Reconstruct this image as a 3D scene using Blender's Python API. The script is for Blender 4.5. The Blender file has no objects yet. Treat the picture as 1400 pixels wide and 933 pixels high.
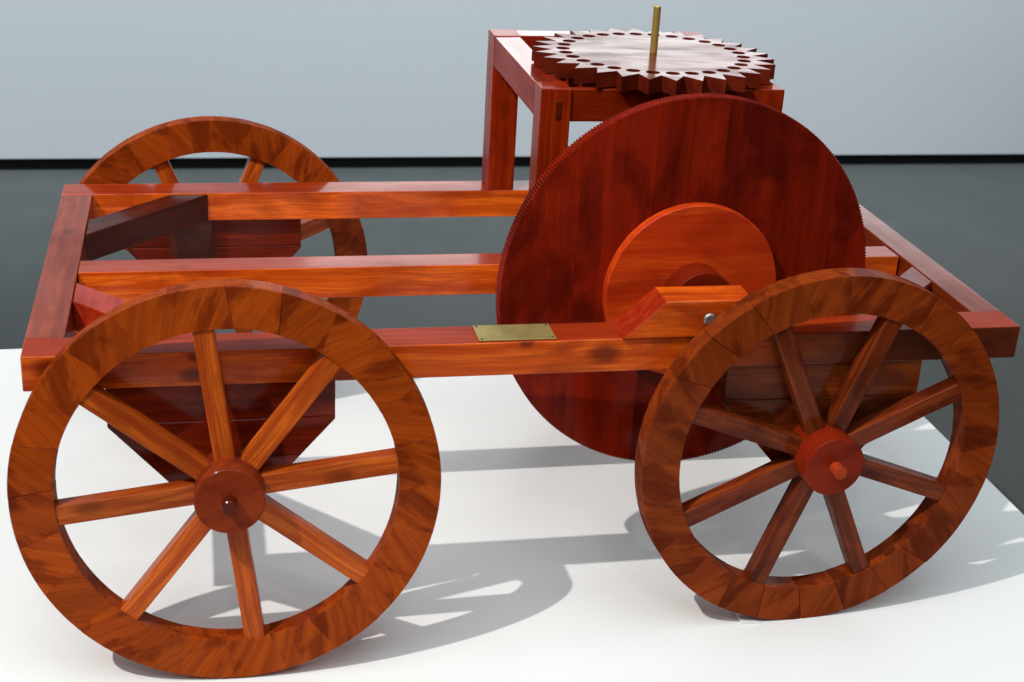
import bpy, bmesh, math, random
from mathutils import Vector, Matrix, Euler

random.seed(7)
S = bpy.context.scene
COL = S.collection
PI = math.pi
R = math.radians

# ------------------------------------------------------------------ camera
F_PX = 2026.18
CAM_POS = (0.20351, -1.55233, 1.06906)
YAW, PITCH, ROLL = 0.218778, 0.401231, 0.056415
fw = Vector((math.sin(YAW) * math.cos(PITCH), math.cos(YAW) * math.cos(PITCH), -math.sin(PITCH)))
rt = Vector((math.cos(YAW), -math.sin(YAW), 0))
up = rt.cross(fw)
r2 = rt * math.cos(ROLL) + up * math.sin(ROLL)
u2 = -rt * math.sin(ROLL) + up * math.cos(ROLL)
cd = bpy.data.cameras.new('camera')
cam = bpy.data.objects.new('camera', cd)
COL.objects.link(cam)
M = Matrix((r2, u2, -fw)).transposed().to_4x4()
M.translation = CAM_POS
cam.matrix_world = M
cd.sensor_width = 36
cd.sensor_fit = 'HORIZONTAL'
cd.lens = F_PX / 1400 * 36
cd.clip_start = 0.01
cd.clip_end = 100
cd.dof.use_dof = True
cd.dof.focus_distance = 1.95
cd.dof.aperture_fstop = 9
S.camera = cam

# ------------------------------------------------------------------ world and lamps
W = bpy.data.worlds.new('World')
S.world = W
W.use_nodes = True
bg = W.node_tree.nodes['Background']
bg.inputs['Color'].default_value = (0.86, 0.96, 1.0, 1)
bg.inputs['Strength'].default_value = 0.16


def aim(o, target):
    d = Vector(target) - o.location
    o.rotation_euler = d.to_track_quat('-Z', 'Y').to_euler()


def spot(name, loc, target, energy, color, radius, cone, blend=0.4):
    l = bpy.data.lights.new(name, 'SPOT')
    l.energy = energy
    l.color = color
    l.shadow_soft_size = radius
    l.spot_size = R(cone)
    l.spot_blend = blend
    o = bpy.data.objects.new(name, l)
    COL.objects.link(o)
    o.location = loc
    aim(o, target)
    return o


def area(name, loc, target, energy, color, sx, sy, spread=180):
    l = bpy.data.lights.new(name, 'AREA')
    l.shape = 'RECTANGLE'
    l.size, l.size_y = sx, sy
    l.spread = R(spread)
    l.energy = energy
    l.color = color
    o = bpy.data.objects.new(name, l)
    COL.objects.link(o)
    o.location = loc
    aim(o, target)
    return o


spot('key_spotlight', (-2.55, -1.72, 4.85), (0.6, 0.2, 0.1), 1010, (1.0, 0.945, 0.885), 0.035, 36)
spot('second_spotlight', (0.2, -4.6, 4.9), (0.65, 0.3, 0.1), 90, (1.0, 0.93, 0.84), 0.05, 36)
area('ceiling_fill', (0.2, -1.2, 4.6), (0.4, -0.1, 0), 162, (0.84, 0.95, 1.0), 4.5, 4.5)  # unseen soft overhead fill, added to lift the shadows with cool light
area('wall_light_panel', (2.55, 3.42, 1.26), (2.55, 0.0, 1.2), 19, (1.0, 0.985, 0.97), 4.0, 0.78)

area('wall_washer', (0.6, 2.1, 4.4), (0.6, 3.55, 0.0), 92, (0.88, 0.95, 1.0), 7.0, 0.5, 50)

S.view_settings.view_transform = 'Standard'
S.view_settings.look = 'None'
S.view_settings.exposure = 0
S.view_settings.gamma = 1
S.view_settings.use_curve_mapping = False


# ------------------------------------------------------------------ materials
def new_mat(name):
    m = bpy.data.materials.new(name)
    m.use_nodes = True
    nt = m.node_tree
    b = nt.nodes['Principled BSDF']
    return m, nt, b


def N(nt, t, **kw):
    n = nt.nodes.new(t)
    for k, v in kw.items():
        if k in n.inputs:
            n.inputs[k].default_value = v
        else:
            setattr(n, k, v)
    return n


def mixc(nt, fac, a, b, mode='MIX'):
    n = nt.nodes.new('ShaderNodeMix')
    n.data_type = 'RGBA'
    n.blend_type = mode
    for sock, v in ((0, fac), (6, a), (7, b)):
        if isinstance(v, (int, float)):
            n.inputs[sock].default_value = v
        elif isinstance(v, tuple):
            n.inputs[sock].default_value = (*v, 1)
        else:
            nt.links.new(v, n.inputs[sock])
    return n.outputs[2]


def ramp(nt, src, p0, p1):
    n = nt.nodes.new('ShaderNodeMapRange')
    n.inputs[1].default_value = p0
    n.inputs[2].default_value = p1
    nt.links.new(src, n.inputs[0])
    return n.outputs[0]


def wood(name, light, dark, stain, axis=0, grain=1.0, blotch=0.55, rough=0.3, coat=0.5, knots=0.5,
         var=0.25, blotch_scale=9.0, coat_rough=0.13, spec=0.04, bump=0.10,
         rings=0.35, ring_n=9.0, knot_at=(), end_dark=None, coat_var=0.35, k=1.0, coat_ior=1.5, aniso=0.47, world_blotch=False, fine=0.75, gf=1.0, bl_lo=0.46, bl_hi=0.66, bl_dist=0.6, turn=0.0):
    """Stained, varnished softwood. Grain runs along the mesh's own axis 0, 1 or 2."""
    light, dark, stain = [(min(0.9, k * 1.12 * c[0]), k * 0.70 * c[1], k * 0.42 * c[2]) for c in (light, dark, stain)]
    m, nt, b = new_mat(name)
    L = nt.links.new
    tc = N(nt, 'ShaderNodeTexCoord')
    oi = N(nt, 'ShaderNodeObjectInfo')
    off = N(nt, 'ShaderNodeVectorMath', operation='SCALE')
    cmb = N(nt, 'ShaderNodeCombineXYZ')
    mul = N(nt, 'ShaderNodeMath', operation='MULTIPLY')
    mul.inputs[1].default_value = 7.31
    L(oi.outputs['Random'], cmb.inputs[0])
    L(oi.outputs['Random'], mul.inputs[0])
    L(mul.outputs[0], cmb.inputs[1])
    L(oi.outputs['Random'], cmb.inputs[2])
    L(cmb.outputs[0], off.inputs[0])
    off.inputs[3].default_value = 13.0
    add = N(nt, 'ShaderNodeVectorMath', operation='ADD')
    L(tc.outputs['Object'], add.inputs[0])
    L(off.outputs[0], add.inputs[1])
    # slow wander of the grain
    warp = N(nt, 'ShaderNodeTexNoise', Scale=5.0, Detail=2.0)
    L(add.outputs[0], warp.inputs['Vector'])
    wsc = N(nt, 'ShaderNodeVectorMath', operation='MULTIPLY_ADD')
    L(warp.outputs['Color'], wsc.inputs[0])
    wsc.inputs[1].default_value = (0.018,) * 3
    L(add.outputs[0], wsc.inputs[2])
    if turn:
        vr = N(nt, 'ShaderNodeVectorRotate', rotation_type='Z_AXIS')
        vr.inputs['Angle'].default_value = turn
        L(wsc.outputs[0], vr.inputs['Vector'])
        wsc = vr
    sc = [95.0 * grain] * 3
    sc[axis] = 3.2 * grain
    mp = N(nt, 'ShaderNodeMapping')
    mp.inputs['Scale'].default_value = sc
    L(wsc.outputs[0], mp.inputs['Vector'])
    g1 = N(nt, 'ShaderNodeTexNoise', Scale=1.0, Detail=5.0, Roughness=0.62)
    L(mp.outputs[0], g1.inputs['Vector'])
    sc2 = [420.0] * 3
    sc2[axis] = 14.0
    mp2 = N(nt, 'ShaderNodeMapping')
    mp2.inputs['Scale'].default_value = sc2
    L(wsc.outputs[0], mp2.inputs['Vector'])
    g2 = N(nt, 'ShaderNodeTexNoise', Scale=1.0, Detail=3.0)
    L(mp2.outputs[0], g2.inputs['Vector'])
    # uneven uptake of the stain
    sc3 = [blotch_scale * 1.6] * 3
    sc3[axis] = blotch_scale * 1.6 * aniso
    mp3 = N(nt, 'ShaderNodeMapping')
    mp3.inputs['Scale'].default_value = sc3
    if world_blotch:
        geo = N(nt, 'ShaderNodeNewGeometry')
        mp3.inputs['Scale'].default_value = (blotch_scale, blotch_scale, blotch_scale)
        L(geo.outputs['Position'], mp3.inputs['Vector'])
    else:
        L(wsc.outputs[0], mp3.inputs['Vector'])
    bl = N(nt, 'ShaderNodeTexNoise', Scale=1.0, Detail=4.0, Roughness=0.6, Distortion=bl_dist)
    L(mp3.outputs[0], bl.inputs['Vector'])
    # knots
    sck = [11.0] * 3
    sck[axis] = 5.5
    mpk = N(nt, 'ShaderNodeMapping')
    mpk.inputs['Scale'].default_value = sck
    L(wsc.outputs[0], mpk.inputs['Vector'])
    vo = N(nt, 'ShaderNodeTexVoronoi', Scale=1.0, Randomness=1.0)
    L(mpk.outputs[0], vo.inputs['Vector'])
    kn = ramp(nt, vo.outputs['Distance'], 0.13, 0.05)

    # growth rings: contour lines of a slow stretched field, bending round any knots
    sc4 = [17.0 * grain] * 3
    sc4[axis] = 1.5 * grain
    mp4 = N(nt, 'ShaderNodeMapping')
    mp4.inputs['Scale'].default_value = sc4
    L(wsc.outputs[0], mp4.inputs['Vector'])
    rn = N(nt, 'ShaderNodeTexNoise', Scale=1.0, Detail=1.5, Roughness=0.4)
    L(mp4.outputs[0], rn.inputs['Vector'])
    field = N(nt, 'ShaderNodeMath', operation='MULTIPLY')
    field.inputs[1].default_value = ring_n * 2 * PI
    L(rn.outputs[0], field.inputs[0])
    field = field.outputs[0]
    cores = []
    for (kx, kz, ks) in knot_at:
        sub = N(nt, 'ShaderNodeVectorMath', operation='SUBTRACT')
        wk = N(nt, 'ShaderNodeVectorMath', operation='MULTIPLY_ADD')
        L(warp.outputs['Color'], wk.inputs[0])
        wk.inputs[1].default_value = (0.012, 0, 0.012)
        L(tc.outputs['Object'], wk.inputs[2])
        L(wk.outputs[0], sub.inputs[0])
        sub.inputs[1].default_value = (kx + 0.006, 0, kz + 0.006)
        scl = N(nt, 'ShaderNodeVectorMath', operation='MULTIPLY')
        L(sub.outputs[0], scl.inputs[0])
        scl.inputs[1].default_value = (0.62 / ks, 0.25 / ks, 1.0 / ks)
        ln = N(nt, 'ShaderNodeVectorMath', operation='LENGTH')
        L(scl.outputs[0], ln.inputs[0])
        sq = N(nt, 'ShaderNodeMath', operation='POWER')
        L(ln.outputs['Value'], sq.inputs[0])
        sq.inputs[1].default_value = 2.0
        ng = N(nt, 'ShaderNodeMath', operation='MULTIPLY')
        L(sq.outputs[0], ng.inputs[0])
        ng.inputs[1].default_value = -0.16
        ex = N(nt, 'ShaderNodeMath', operation='EXPONENT')
        L(ng.outputs[0], ex.inputs[0])
        ma = N(nt, 'ShaderNodeMath', operation='MULTIPLY_ADD')
        L(ex.outputs[0], ma.inputs[0])
        ma.inputs[1].default_value = 560.0 * ks
        L(field, ma.inputs[2])
        field = ma.outputs[0]
        cores.append(ramp(nt, ln.outputs['Value'], 1.25, 0.55))
    sn = N(nt, 'ShaderNodeMath', operation='SINE')
    L(field, sn.inputs[0])
    fr = N(nt, 'ShaderNodeMath', operation='MULTIPLY')
    fr.inputs[1].default_value = rings
    L(ramp(nt, sn.outputs[0], 0.1, 1.0), fr.inputs[0])
    g1f = N(nt, 'ShaderNodeMath', operation='MULTIPLY')
    g1f.inputs[1].default_value = gf
    L(ramp(nt, g1.outputs[0], 0.40, 0.62), g1f.inputs[0])
    c = mixc(nt, g1f.outputs[0], light, dark)
    f2 = N(nt, 'ShaderNodeMath', operation='MULTIPLY')
    f2.inputs[1].default_value = fine
    L(ramp(nt, g2.outputs[0], 0.47, 0.66), f2.inputs[0])
    c = mixc(nt, f2.outputs[0], c, dark)
    c = mixc(nt, fr.outputs[0], c, dark)
    fb = N(nt, 'ShaderNodeMath', operation='MULTIPLY')
    fb.inputs[1].default_value = blotch
    L(ramp(nt, bl.outputs[0], bl_lo, bl_hi), fb.inputs[0])
    c = mixc(nt, fb.outputs[0], c, stain)
    fk = N(nt, 'ShaderNodeMath', operation='MULTIPLY')
    fk.inputs[1].default_value = knots
    L(kn, fk.inputs[0])
    c = mixc(nt, fk.outputs[0], c, tuple(0.35 * x for x in stain))
    for kc in cores:
        kf = N(nt, 'ShaderNodeMath', operation='MULTIPLY')
        kf.inputs[1].default_value = 0.8
        L(kc, kf.inputs[0])
        c = mixc(nt, kf.outputs[0], c, tuple(0.6 * x for x in stain))
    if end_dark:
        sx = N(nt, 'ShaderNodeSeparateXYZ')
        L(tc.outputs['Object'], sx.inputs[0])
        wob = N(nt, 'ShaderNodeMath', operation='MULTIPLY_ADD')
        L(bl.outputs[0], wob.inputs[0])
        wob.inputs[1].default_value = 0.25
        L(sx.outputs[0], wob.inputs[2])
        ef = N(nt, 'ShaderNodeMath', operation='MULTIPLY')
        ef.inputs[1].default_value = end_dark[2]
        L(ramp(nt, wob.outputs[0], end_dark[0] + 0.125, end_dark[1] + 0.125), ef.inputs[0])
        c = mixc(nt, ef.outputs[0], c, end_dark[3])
    hv = N(nt, 'ShaderNodeHueSaturation')
    vv = N(nt, 'ShaderNodeMapRange')
    vv.inputs[3].default_value = 1 - var
    vv.inputs[4].default_value = 1 + var
    L(oi.outputs['Random'], vv.inputs[0])
    L(vv.outputs[0], hv.inputs['Value'])
    L(c, hv.inputs['Color'])
    L(hv.outputs[0], b.inputs['Base Color'])
    rr = N(nt, 'ShaderNodeMapRange')
    rr.inputs[3].default_value = rough - 0.05
    rr.inputs[4].default_value = rough + 0.17
    L(bl.outputs[0], rr.inputs[0])
    L(rr.outputs[0], b.inputs['Roughness'])
    cw = N(nt, 'ShaderNodeMapRange')
    cw.inputs[1].default_value = 0.38
    cw.inputs[2].default_value = 0.68
    cw.inputs[3].default_value = coat
    cw.inputs[4].default_value = coat * (1 - coat_var)
    L(bl.outputs[0], cw.inputs[0])
    L(cw.outputs[0], b.inputs['Coat Weight'])
    b.inputs['Coat Roughness'].default_value = coat_rough
    b.inputs['Coat IOR'].default_value = coat_ior
    b.inputs['Specular IOR Level'].default_value = spec
    bu = N(nt, 'ShaderNodeBump', Strength=bump, Distance=0.0012)
    L(g1.outputs[0], bu.inputs['Height'])
    L(bu.outputs[0], b.inputs['Normal'])
    bc = N(nt, 'ShaderNodeBump', Strength=bump * 0.3, Distance=0.0012)
    L(bl.outputs[0], bc.inputs['Height'])
    L(bc.outputs[0], b.inputs['Coat Normal'])
    return m


def plain(name, col, rough=0.5, metal=0.0, noise=0.0, nscale=60.0, spec=0.5, bump=0.0):
    m, nt, b = new_mat(name)
    L = nt.links.new
    tc = N(nt, 'ShaderNodeTexCoord')
    n = N(nt, 'ShaderNodeTexNoise', Scale=nscale, Detail=6.0, Roughness=0.6)
    L(tc.outputs['Object'], n.inputs['Vector'])
    c = mixc(nt, ramp(nt, n.outputs[0], 0.3, 0.7), tuple(x * (1 - noise) for x in col), tuple(min(1, x * (1 + noise)) for x in col))
    L(c, b.inputs['Base Color'])
    b.inputs['Roughness'].default_value = rough
    b.inputs['Metallic'].default_value = metal
    b.inputs['Specular IOR Level'].default_value = spec
    if bump:
        bu = N(nt, 'ShaderNodeBump', Strength=bump, Distance=0.002)
        L(n.outputs[0], bu.inputs['Height'])
        L(bu.outputs[0], b.inputs['Normal'])
    return m


m_rail = wood('orange stained pine', (0.60, 0.165, 0.018), (0.36, 0.062, 0.008), (0.15, 0.022, 0.006), blotch=0.75, knots=0.8, k=1.15, rings=0.5)
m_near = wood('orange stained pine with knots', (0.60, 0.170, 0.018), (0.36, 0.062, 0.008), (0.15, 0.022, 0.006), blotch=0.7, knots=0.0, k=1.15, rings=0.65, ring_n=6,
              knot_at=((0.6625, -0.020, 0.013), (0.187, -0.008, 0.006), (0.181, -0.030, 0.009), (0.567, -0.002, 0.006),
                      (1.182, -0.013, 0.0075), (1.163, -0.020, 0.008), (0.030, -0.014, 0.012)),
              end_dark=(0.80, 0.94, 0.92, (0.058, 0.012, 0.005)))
m_top = wood('pine with painted grazing red', (0.31, 0.056, 0.016), (0.21, 0.030, 0.010), (0.12, 0.016, 0.008), blotch=0.5, rough=0.33, coat=0.55)  # rail tops: redder look of varnish at a grazing angle, put into the colour
m_top_near = wood('pine with painted grazing red, dull varnish', (0.34, 0.058, 0.017), (0.23, 0.032, 0.011), (0.12, 0.016, 0.008), blotch=0.5, rough=0.4, coat=0.2, rings=0.5)
m_beam = wood('brown stained pine', (0.25, 0.058, 0.020), (0.15, 0.028, 0.012), (0.075, 0.014, 0.009), blotch=0.4)
m_dark = wood('dark stained pine', (0.100, 0.020, 0.010), (0.056, 0.010, 0.007), (0.026, 0.006, 0.005), blotch=0.5, coat=0.4)
m_redbr = wood('crimson stained pine', (0.36, 0.044, 0.016), (0.24, 0.022, 0.010), (0.10, 0.010, 0.008), blotch=0.35)
m_post = wood('red orange stained pine', (0.40, 0.052, 0.007), (0.25, 0.022, 0.005), (0.11, 0.010, 0.005), blotch=0.45, knots=0.3, k=0.72, coat=0.35)
m_disc = wood('mahogany red board', (0.175, 0.0155, 0.006), (0.085, 0.0075, 0.005), (0.036, 0.0042, 0.004), blotch=0.7,
              grain=0.8, knots=0.15, var=0.17, blotch_scale=9, coat=0.12, k=1.24, rings=0.35, ring_n=3, bump=0.04, spec=0.0, aniso=0.55, fine=0.25, gf=0.5, bl_lo=0.44, bl_hi=0.60)
m_plate = wood('orange red board', (0.50, 0.082, 0.014), (0.34, 0.038, 0.009), (0.17, 0.016, 0.007), blotch=0.65, grain=0.8, knots=0.5, coat=0.15, k=1.7, rings=0.5)
m_felloe = wood('brown orange rim wood', (0.38, 0.100, 0.016), (0.21, 0.044, 0.011), (0.100, 0.016, 0.008), blotch=0.6,
                grain=1.0, knots=0.7, var=0.13, blotch_scale=17, coat=0.12, rings=0.35, k=0.82, spec=0.0, turn=0.5,
                fine=0.45, gf=0.6, bl_lo=0.51, bl_hi=0.58, bl_dist=0.1, aniso=0.4)
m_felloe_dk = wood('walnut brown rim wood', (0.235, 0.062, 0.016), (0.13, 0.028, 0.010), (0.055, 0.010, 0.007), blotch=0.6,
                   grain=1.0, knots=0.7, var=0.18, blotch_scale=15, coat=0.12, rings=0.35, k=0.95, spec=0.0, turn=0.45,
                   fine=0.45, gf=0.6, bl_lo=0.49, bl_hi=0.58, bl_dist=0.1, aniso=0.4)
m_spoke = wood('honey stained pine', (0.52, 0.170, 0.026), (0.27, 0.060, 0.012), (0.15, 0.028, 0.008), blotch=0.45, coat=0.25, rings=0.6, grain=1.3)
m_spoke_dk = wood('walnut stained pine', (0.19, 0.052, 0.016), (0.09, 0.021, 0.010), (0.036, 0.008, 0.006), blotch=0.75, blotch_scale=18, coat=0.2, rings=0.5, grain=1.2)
m_hub = wood('red brown hub wood', (0.26, 0.060, 0.024), (0.18, 0.034, 0.015), (0.10, 0.017, 0.010), blotch=0.7, grain=0.6, knots=0, coat=0.04, k=1.05, blotch_scale=22)
m_hub_red = wood('bright red hub wood', (0.33, 0.042, 0.014), (0.24, 0.026, 0.010), (0.13, 0.013, 0.008), blotch=0.6, grain=0.4, knots=0, coat=0.08, k=0.62)
m_board = wood('dark red plank', (0.19, 0.028, 0.010), (0.11, 0.014, 0.008), (0.040, 0.007, 0.006), blotch=0.6, coat=0.25)
m_board_br = wood('amber brown plank', (0.22, 0.066, 0.016), (0.12, 0.029, 0.010), (0.042, 0.010, 0.006), blotch=0.65, knots=0.8, coat=0.25)
m_gear = wood('glossy mahogany', (0.20, 0.034, 0.018), (0.12, 0.018, 0.012), (0.07, 0.011, 0.009), blotch=0.5, k=0.75, grain=0.6,
              knots=0.1, rough=0.24, coat=0.72, coat_rough=0.13, bump=0.03, coat_var=0.75, coat_ior=1.55, blotch_scale=14, aniso=0.3)
m_stand_top = wood('glossy crimson pine', (0.36, 0.044, 0.016), (0.24, 0.022, 0.010), (0.10, 0.010, 0.008), blotch=0.35, coat=1.0,
                   coat_ior=1.6, coat_var=0.2, coat_rough=0.1, k=0.85)
m_peg = wood('orange peg', (0.36, 0.07, 0.025), (0.26, 0.045, 0.018), (0.2, 0.03, 0.01), coat=0.05, knots=0)
m_side = wood('satin crimson pine', (0.36, 0.044, 0.016), (0.24, 0.022, 0.010), (0.10, 0.010, 0.008), blotch=0.35, coat=0.12)
m_brass = plain('aged brass', (0.52, 0.41, 0.15), 0.5, 0.75, 0.18, 40)
m_rod = plain('brass rod', (0.60, 0.40, 0.10), 0.45, 0.7, 0.12, 50)
m_steel = plain('grey steel', (0.30, 0.29, 0.26), 0.52, 0.9, 0.3, 260)
m_screw = plain('dark screw', (0.06, 0.055, 0.04), 0.5, 0.8, 0.2, 90)
m_plinth = plain('white plinth paint', (0.80, 0.81, 0.80), 0.42, 0, 0.018, 2.2, 0.4)
m_edge = plain('plinth edge band', (0.33, 0.27, 0.22), 0.5, 0, 0.1, 20)
m_wall = plain('pale grey wall paint', (0.535, 0.553, 0.575), 0.7, 0, 0.015, 1.2, 0.3)
m_gap = plain('black recess', (0.006, 0.006, 0.007), 0.9)
m_floor = plain('grey floor', (0.048, 0.053, 0.052), 0.62, 0, 0.10, 6.0, 0.3)
m_chock = plain('white plastic', (0.80, 0.82, 0.82), 0.3, 0, 0.01, 30)


# ------------------------------------------------------------------ geometry helpers
def obj(name, me, mat=None, parent=None, loc=(0, 0, 0), rot=(0, 0, 0)):
    o = bpy.data.objects.new(name, me)
    COL.objects.link(o)
    o.location = loc
    o.rotation_euler = rot
    if parent is not None:
        o.parent = parent
    if mat is not None and me is not None and not me.materials:
        me.materials.append(mat)
    return o


def bm_mesh(bm, name, smooth=35):
    me = bpy.data.meshes.new(name)
    bm.normal_update()
    bm.to_mesh(me)
    bm.free()
    if smooth:
        me.shade_smooth()
        me.set_sharp_from_angle(angle=R(smooth))
    return me


def box_mesh(name, x0, x1, y0, y1, z0, z1, bev=0.0015, jit=0.0, seg=3):
    bm = bmesh.new()
    vs = [bm.verts.new((x + random.uniform(-jit, jit), y + random.uniform(-jit, jit), z + random.uniform(-jit, jit)))
          for x in (x0, x1) for y in (y0, y1) for z in (z0, z1)]
    for f in ((0, 1, 3, 2), (4, 6, 7, 5), (0, 4, 5, 1), (2, 3, 7, 6), (0, 2, 6, 4), (1, 5, 7, 3)):
        bm.faces.new([vs[i] for i in f])
    bmesh.ops.recalc_face_normals(bm, faces=bm.faces)
    if bev:
        bmesh.ops.bevel(bm, geom=list(bm.edges), offset=bev, segments=seg, affect='EDGES', profile=0.6)
    return bm_mesh(bm, name, 0)


def extr(name, loops, t, bev=0.001, smooth=28):
    """Flat outline(s) in local XY, thickness t along local Z from 0 to t, edges eased by bev."""
    cu = bpy.data.curves.new(name, 'CURVE')
    cu.dimensions = '2D'
    cu.fill_mode = 'BOTH'
    cu.extrude = t / 2 - bev
    cu.bevel_depth = bev
    cu.bevel_resolution = 0
    cu.offset = -bev
    for lp in loops:
        sp = cu.splines.new('POLY')
        sp.points.add(len(lp) - 1)
        for p, (x, y) in zip(sp.points, lp):
            p.co = (x, y, 0, 1)
        sp.use_cyclic_u = True
    tmp = bpy.data.objects.new('tmp', cu)
    me = bpy.data.meshes.new_from_object(tmp)
    bpy.data.objects.remove(tmp)
    bpy.data.curves.remove(cu)
    me.name = name
    bm = bmesh.new()
    bm.from_mesh(me)
    bmesh.ops.remove_doubles(bm, verts=bm.verts, dist=1e-5)
    bmesh.ops.translate(bm, verts=bm.verts, vec=(0, 0, t / 2))
    bmesh.ops.recalc_face_normals(bm, faces=bm.faces)
    bm.to_mesh(me)
    bm.free()
    me.materials.clear()
    me.shade_smooth()
    me.set_sharp_from_angle(angle=R(smooth))
    return me


def cyl_mesh(name, r, z0, z1, n=40, bev=0.001, r1=None):
    """Cylinder along local Z."""
    prof = [(0, z0), (r - bev, z0), (r, z0 + bev), ((r1 or r), z1 - bev), ((r1 or r) - bev, z1), (0, z1)]
    bm = bmesh.new()
    rings = []
    for (rr, z) in prof:
        if rr == 0:
            rings.append([bm.verts.new((0, 0, z))])
        else:
            rings.append([bm.verts.new((rr * math.cos(2 * PI * k / n), rr * math.sin(2 * PI * k / n), z)) for k in range(n)])
    for a, b in zip(rings[:-1], rings[1:]):
        for k in range(n):
            j = (k + 1) % n
            if len(a) == 1:
                bm.faces.new((a[0], b[j], b[k]))
            elif len(b) == 1:
                bm.faces.new((a[k], a[j], b[0]))
            else:
                bm.faces.new((a[k], a[j], b[j], b[k]))
    bmesh.ops.recalc_face_normals(bm, faces=bm.faces)
    return bm_mesh(bm, name, 40)


def arc(r, a0, a1, n):
    return [(r * math.cos(a0 + (a1 - a0) * k / n), r * math.sin(a0 + (a1 - a0) * k / n)) for k in range(n + 1)]


def clip(poly, axis, val, keep_greater):
    out = []
    for i, p in enumerate(poly):
        q = poly[(i + 1) % len(poly)]
        a = (p[axis] - val) * (1 if keep_greater else -1)
        b = (q[axis] - val) * (1 if keep_greater else -1)
        if a >= 0:
            out.append(p)
        if (a > 0 > b) or (a < 0 < b):
            t = a / (a - b)
            out.append((p[0] + t * (q[0] - p[0]), p[1] + t * (q[1] - p[1])))
    return out


def tag(o, label=None, cat=None, kind=None, group=None):
    if label: o['label'] = label
    if cat: o['category'] = cat
    if kind: o['kind'] = kind
    if group: o['group'] = group
    return o


# ------------------------------------------------------------------ setting
PL_Z = -0.46
WALL_Y = 3.545
fl = obj('floor', box_mesh('floor', -9, 11, -9, 9, PL_Z - 0.1, PL_Z, 0), m_floor)
tag(fl, 'dark grey matte gallery floor behind the plinth', kind='structure')
wl = obj('back_wall', box_mesh('back_wall', -9, 11, WALL_Y, WALL_Y + 0.2, PL_Z + 0.043, 3.6, 0.002), m_wall)
tag(wl, 'pale blue grey gallery wall with a black shadow gap at its foot', kind='structure')
rc = obj('shadow_gap', box_mesh('shadow_gap', -9, 11, WALL_Y + 0.03, WALL_Y + 0.19, PL_Z + 0.001, PL_Z + 0.042, 0), m_gap, wl)

PX0, PX1, PY0, PY1 = -0.62, 1.392, -0.78, 0.938
pl = obj('display_plinth', box_mesh('display_plinth', PX0, PX1, PY0, PY1, PL_Z, -0.003, 0.001), m_plinth)
tag(pl, 'large white display plinth the wooden cart stands on', 'plinth')
obj('plinth_top', box_mesh('plinth_top', PX0 - 0.001, PX1 + 0.001, PY0 - 0.001, PY1 + 0.001, -0.0028, 0.0, 0.0008), m_plinth, pl)

# ------------------------------------------------------------------ the cart
ORG = Vector((0.6, 0.317, 0.0))
cart = bpy.data.objects.new('odometer_cart', None)
COL.objects.link(cart)
cart.location = ORG
tag(cart, 'varnished red brown wooden cart with spoked wheels, large toothed disc and horizontal gear', 'cart')

ZT, H, RW, FW, FL = 0.3932, 0.042, 0.052, 0.6346, 1.2
CB = 0.0432
YM, WM = 0.2602, 0.046


def part(name, me, mat, loc=(0, 0, 0), rot=(0, 0, 0), parent=None):
    if parent is None:
        return obj(name, me, mat, cart, Vector(loc) - ORG, rot)
    return obj(name, me, mat, parent, loc, rot)


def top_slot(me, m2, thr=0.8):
    """Upward faces take m2; on rails it paints in the redness of grazing light."""
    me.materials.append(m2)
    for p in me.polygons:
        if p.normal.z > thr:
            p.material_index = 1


def beam(name, L, w, h, mat, loc, rot=(0, 0, 0), top=None, bev=0.0016, jit=0.0004):
    me = box_mesh(name, 0, L, 0, w, -h, 0, bev, jit)
    me.materials.append(mat)
    if top:
        top_slot(me, top)
    return part(name, me, None, loc, rot)


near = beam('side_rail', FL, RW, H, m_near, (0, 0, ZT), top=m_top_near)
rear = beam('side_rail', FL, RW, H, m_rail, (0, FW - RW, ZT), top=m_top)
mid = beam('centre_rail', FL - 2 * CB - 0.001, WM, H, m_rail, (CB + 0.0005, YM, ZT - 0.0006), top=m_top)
lb = beam('cross_beam', FW - 2 * RW - 0.001, CB, H, m_beam, (CB, RW + 0.0005, ZT - 0.0004), (0, 0, PI / 2))
rb = beam('cross_beam', FW - 2 * RW - 0.001, 0.040, H, m_beam, (FL, RW + 0.0005, ZT - 0.0004), (0, 0, PI / 2))

def brace(pts, mat):
    """Diagonal brace: outline in plan, as deep as the rails."""
    x0, y0 = pts[0]
    d = Vector((pts[1][0] - x0, pts[1][1] - y0))
    a = math.atan2(d.y, d.x)
    ca, sa = math.cos(a), math.sin(a)
    lp = [((x - x0) * ca + (y - y0) * sa, -(x - x0) * sa + (y - y0) * ca) for x, y in pts]
    me = extr('corner_brace', [lp], H - 0.002, 0.0012)
    return part('corner_brace', me, mat, (x0, y0, ZT - H + 0.0005), (0, 0, a))


yi0, yi1 = RW + 0.0006, FW - RW - 0.0006
xi0, xi1 = CB + 0.0006, FL - 0.040 - 0.0006
brace([(xi0, 0.4075), (0.207, yi1), (0.152, yi1), (xi0, 0.4700)], m_dark)
brace([(xi0, 0.2290), (xi0, 0.1665), (0.152, yi0), (0.214, yi0)], m_redbr)
brace([(xi1, 0.4050), (xi1, 0.4650), (1.05, yi1), (0.99, yi1)], m_beam)
brace([(xi1, 0.1640), (xi1, 0.2250), (0.99, yi0), (1.05, yi0)], m_beam)


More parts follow.
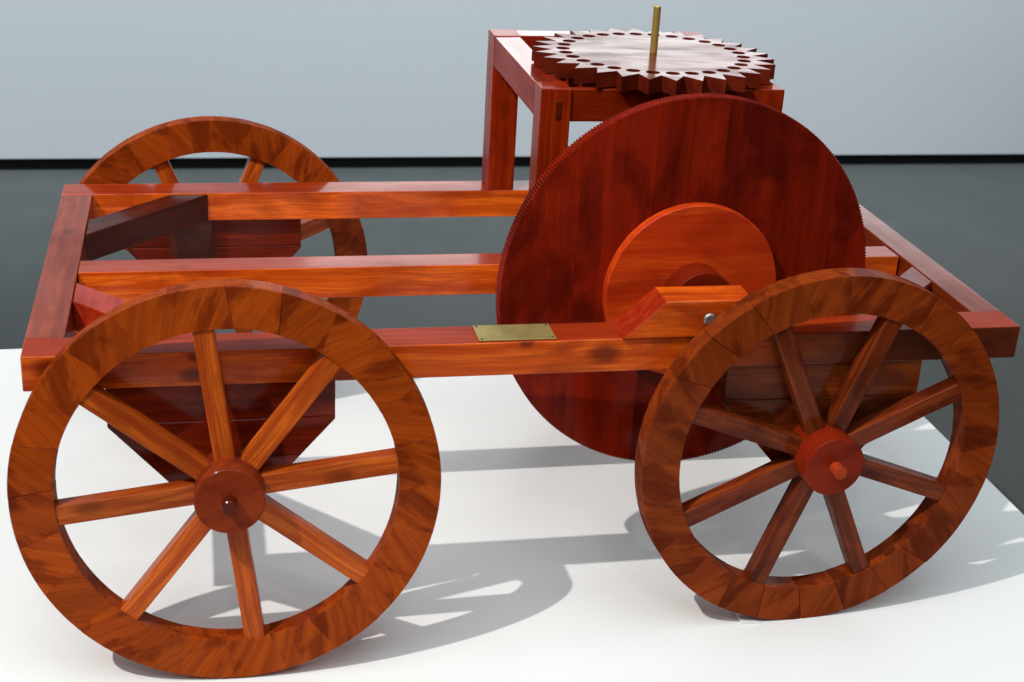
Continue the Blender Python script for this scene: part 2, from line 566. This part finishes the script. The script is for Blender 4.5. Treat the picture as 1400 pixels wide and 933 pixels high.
# axle boards: three glued planks, corners cut at 45 degrees
def axle_board(cx, yfront, mat):
    zt = ZT - H - 0.0006
    hw, zb = 0.1285, 0.203
    b = part('axle_board', None, None, (cx, yfront, 0))
    zs = [zt, 0.304, 0.255, zb]
    outline = [(-hw, zt), (hw, zt), (hw, 0.300), (0.043, zb), (-0.043, zb), (-hw, 0.300)]
    for a, c in zip(zs[:-1], zs[1:]):
        lp = clip(clip(outline, 1, a, False), 1, c, True)
        zc = (a + c) / 2
        lp = [(x, y - zc) for x, y in lp]
        me = extr('plank', [lp], 0.032, 0.0012)
        part('plank', me, mat, (0, 0, zc), (PI / 2, 0, 0), b)
    return b


axle_board(0.2157, 0.037, m_board)
axle_board(0.9478, 0.0355, m_board_br)
axle_board(0.2157, FW - 0.005, m_board)
axle_board(0.9478, FW - 0.005, m_board)
part('axle_block', box_mesh('axle_block', -0.031, 0.031, -0.012, 0, -0.075, 0, 0.001), m_dark, (0.181, FW - 0.0375, ZT - H - 0.0008))


# ------------------------------------------------------------------ wheels
def felloe_mesh(ri, ro, t, n, g, bev):
    half = PI / n
    sk = 0.035
    outer = arc(ro, -half + sk + g / ro, half + sk - g / ro, 6)
    inner = arc(ri, half - sk * 0.2 - g / ri, -half - sk * 0.2 + g / ri, 4)
    return extr('felloe', [outer + inner], t, bev)


NF = 24
RO, RI, RT = 0.2408, 0.1925, 0.030
ME_F = felloe_mesh(RI, RO, RT, NF, 0.00002, 0.00012)
ME_F2 = felloe_mesh(RI, RO, RT, NF, 0.0003, 0.0009)
ME_S = box_mesh('spoke', 0.030, RI + 0.004, -0.0118, 0.0118, -0.0245, -0.002, 0.0018)
ME_H = cyl_mesh('hub', 0.0392, -0.034, 0.030, 56, 0.0016)
ME_P = cyl_mesh('axle_pin', 0.0085, 0.0295, 0.0475, 24, 0.001)
ME_C = cyl_mesh('collar', 0.030, -0.060, -0.0335, 40, 0.001)


def wheel(loc, yaw, camb, phase, mf, ms, mh, flip=False, joints=(), scale=1.0, mp=None):
    """Local Z is the outward axle. The front face of the rim lies at local z = 0."""
    ax = Vector((math.cos(yaw), math.sin(yaw), 0))
    bz = Vector((math.sin(camb) * math.sin(yaw), -math.sin(camb) * math.cos(yaw), math.cos(camb)))
    n = ax.cross(bz)
    if flip:
        ax, n = -ax, -n
    m4 = Matrix((ax, bz, n)).transposed().to_4x4()
    w = bpy.data.objects.new('wheel', None)
    COL.objects.link(w)
    w.parent = cart
    m4.translation = Vector(loc) - ORG
    w.matrix_local = m4 @ Matrix.Scale(scale, 4)

    def sub(name, me, mat, rz):
        o = obj(name, me, None, w, (0, 0, 0), (0, 0, rz))
        if not me.materials:
            me.materials.append(mat)
        o.material_slots[0].link = 'OBJECT'
        o.material_slots[0].material = mat
        return o
    for k in range(NF):
        o = sub('felloe', ME_F2 if k in joints else ME_F, mf, 2 * PI * (k + 0.37) / NF)
        jr, ja = random.uniform(-0.00025, 0.00025), 2 * PI * (k + 0.37) / NF
        o.location = (jr * math.cos(ja), jr * math.sin(ja), 0)
        o.location.z = -RT + random.uniform(-0.00012, 0.00012)
    for k in range(8):
        sub('spoke', ME_S, ms, R(phase) + PI / 4 * k)
    sub('hub', ME_H, mh, 0.4)
    sub('axle_pin', ME_P, mp or mh, 0.1)
    sub('collar', ME_C, m_redbr, 0)
    return w


wheel((0.2208, -0.0507, 0.2423), -0.028, -0.082, 7.5, m_felloe, m_spoke, m_hub, joints=(5, 11), mp=m_dark)
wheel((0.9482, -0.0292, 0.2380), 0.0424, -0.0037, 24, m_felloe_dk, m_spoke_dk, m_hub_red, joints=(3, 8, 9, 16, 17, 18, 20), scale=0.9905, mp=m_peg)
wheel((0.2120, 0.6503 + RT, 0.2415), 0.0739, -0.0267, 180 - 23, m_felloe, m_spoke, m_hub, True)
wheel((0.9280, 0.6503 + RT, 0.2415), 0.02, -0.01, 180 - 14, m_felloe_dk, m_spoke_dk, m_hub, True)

# ------------------------------------------------------------------ large toothed disc on its axle
XD, ZD, RD, YD, DT = 0.7962, 0.4115, 0.2453, 0.1100, 0.020
d_ax = bpy.data.objects.new('toothed_disc', None)
COL.objects.link(d_ax)
d_ax.parent = cart
d_ax.location = Vector((XD, YD, ZD)) - ORG
d_ax.rotation_euler = (PI / 2 - 0.0068, 0, 0.0603)
NT = 360
pts = []
for k in range(NT * 2):
    a = PI * k / NT
    r = RD + (0.0005 if k % 2 == 0 else -0.0016)
    pts.append((r * math.cos(a), r * math.sin(a)))
cuts = [-0.30, -0.152, -0.058, 0.031, 0.118, 0.186, 0.30]
for a, b in zip(cuts[:-1], cuts[1:]):
    lp = clip(clip(pts, 0, a + 0.00001, True), 0, b - 0.00001, False)
    xc = (max(a, -RD) + min(b, RD)) / 2
    lp = [(y, -(x - xc)) for x, y in lp]            # local X of the board runs up the disc, along the grain
    me = extr('disc_board', [lp], DT, 0.0001, 25)
    obj('disc_board', me, m_disc, d_ax, (xc, 0, -DT), (0, 0, PI / 2))
obj('hub_plate', extr('hub_plate', [arc(0.1138, 0, 2 * PI, 96)[:-1]], 0.0143, 0.0012), m_plate, d_ax, (0, 0, 0.0002))
obj('hub', cyl_mesh('disc_hub', 0.040, 0.0145, 0.052, 56, 0.0012), m_hub_red, d_ax)
obj('axle', cyl_mesh('disc_axle', 0.011, -0.20, 0.062, 24, 0.001), m_dark, d_ax)

# bearing blocks with sloping ends
def bearing(y0, y1, mats, name='bearing_block'):
    lp = [(-0.104, 0), (0.104, 0), (0.0535, 0.0462), (-0.0545, 0.0462)]
    me = extr(name, [lp], y1 - y0, 0.0012)
    me.materials.append(mats[0])
    me.materials.append(mats[1])
    for p in me.polygons:
        if p.normal.y > 0.3 and abs(p.normal.x) > 0.3:
            p.material_index = 1
    return part(name, me, None, (0.7858, y1, ZT + 0.0008), (PI / 2, 0, 0))


bk = bearing(-0.004, 0.046, (m_rail, m_redbr))
bearing(YM + 0.002, YM + 0.042, (m_rail, m_redbr))
bolt = part('bolt', cyl_mesh('bolt', 0.0078, 0, 0.0046, 28, 0.0018), m_steel, (0.7862, -0.0036, 0.4172), (PI / 2, 0, 0))

# ------------------------------------------------------------------ brass plate
bp = part('brass_plate', box_mesh('brass_plate', 0, 0.0925, 0, 0.0455, 0, 0.0014, 0.0004), m_brass, (0.5103, 0.0032, ZT + 0.0003))
for (x, y) in ((0.004, 0.004), (0.0885, 0.004), (0.004, 0.0415), (0.0885, 0.0415)):
    obj('screw', cyl_mesh('screw', 0.0017, 0.0010, 0.0021, 14, 0.0005), m_screw, bp, (x, y, 0))

# ------------------------------------------------------------------ stand and horizontal gear
SX0, SX1, SY0, SY1, SZ, PW = 0.6262, 0.9550, 0.2605, 0.6340, 0.6300, 0.0405
stand = bpy.data.objects.new('gear_stand', None)
COL.objects.link(stand)
stand.parent = cart
stand.location = Vector((SX0, SY0, ZT)) - ORG
PH = SZ - ZT - 0.0006
POST_ROT = Matrix(((0, -1, 0), (0, 0, -1), (1, 0, 0))).to_euler()
for i, (x, y) in enumerate(((0, 0), (SX1 - SX0 - PW, 0), (0, SY1 - SY0 - 0.0515), (SX1 - SX0 - PW, SY1 - SY0 - 0.0515))):
    wy = PW if i < 2 else 0.0515
    me = box_mesh('post', 0, PH, 0, PW, 0, wy, 0.0018, 0.0004)      # local X runs up the post
    obj('post', me, m_post, stand, (x + PW, y + wy, 0.0003), POST_ROT)
RH = 0.043
iy0, iy1 = PW + 0.0004, SY1 - SY0 - 0.0515 - 0.0004
for x in (0.0003, SX1 - SX0 - 0.0003 - 0.038):
    me = box_mesh('top_rail', 0, iy1 - iy0, 0, 0.038, -RH, 0, 0.0014, 0.0003)
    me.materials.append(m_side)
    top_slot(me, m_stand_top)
    obj('top_rail', me, None, stand,
        (x + 0.038, iy0, SZ - ZT - 0.0012), (0, 0, PI / 2))
for y in (0.003, SY1 - SY0 - 0.040):
    obj('top_rail', box_mesh('top_rail', 0, SX1 - SX0 - 2 * PW - 0.0008, 0, 0.011 if y < 0.1 else 0.038, -RH,
                             0, 0.0014, 0.0003), m_post if y < 0.1 else m_stand_top, stand,
        (PW + 0.0004, y, SZ - ZT - 0.0014))
part('peg', box_mesh('peg', -0.004, 0.004, -0.0006, 0.0006, -0.012, 0.012, 0.0004), m_dark, (0.6510, SY0 - 0.0001, 0.6010))

XG, YG, ZG, RG, RH_ = 0.8080, 0.3815, 0.6510, 0.1655, 0.1235
NG = 30
gear = bpy.data.objects.new('horizontal_gear', None)
COL.objects.link(gear)
gear.parent = cart
gear.location = Vector((XG, YG, SZ - 0.0195)) - ORG
low_t, g_t = 0.0199, 0.0205
obj('under_disc', extr('under_disc', [clip(arc(0.134, 0, 2 * PI, 128)[:-1], 1, -0.1065, True)], low_t - 0.0003, 0.0006), m_post, gear, (0, 0, 0))
lp = []
for k in range(NG):
    a = 2 * PI * k / NG
    lp.append((RG * math.cos(a), RG * math.sin(a)))
    a += PI / NG
    lp.append((0.1385 * math.cos(a), 0.1385 * math.sin(a)))
loops = [lp]
for k in range(NG):
    a = 2 * PI * (k + 0.12) / NG
    cx, cy = RH_ * math.cos(a), RH_ * math.sin(a)
    loops.append([(cx + x, cy + y) for x, y in arc(0.0092, 0, 2 * PI, 20)[:-1]])
obj('gear_plate', extr('gear_plate', loops, g_t, 0.0004, 20), m_gear, gear, (0, 0, low_t + 0.0003))
obj('brass_rod', cyl_mesh('brass_rod', 0.0051, low_t + 0.002, 0.7141 - SZ + 0.0195, 24, 0.0006), m_rod, gear)

# ------------------------------------------------------------------ chocks under the wheels
def chock(x, y, lab, sx):
    lp = [(0, 0), (0.030 * sx, 0), (0.030 * sx, 0.004), (0.008 * sx, 0.0005 + 0.0008)]
    if sx < 0:
        lp = lp[::-1]
    o = obj('wheel_chock', extr('wheel_chock', [lp], 0.032, 0.0003), m_chock, None, (x, y, 0.0002), (PI / 2, 0, 0))
    tag(o, lab, 'chock', group='chocks under the front wheels')


chock(0.268, -0.022, 'thin white wedge pushed under the left front wheel of the cart', 1)
chock(0.895, -0.002, 'thin white wedge pushed under the right front wheel of the cart', -1)
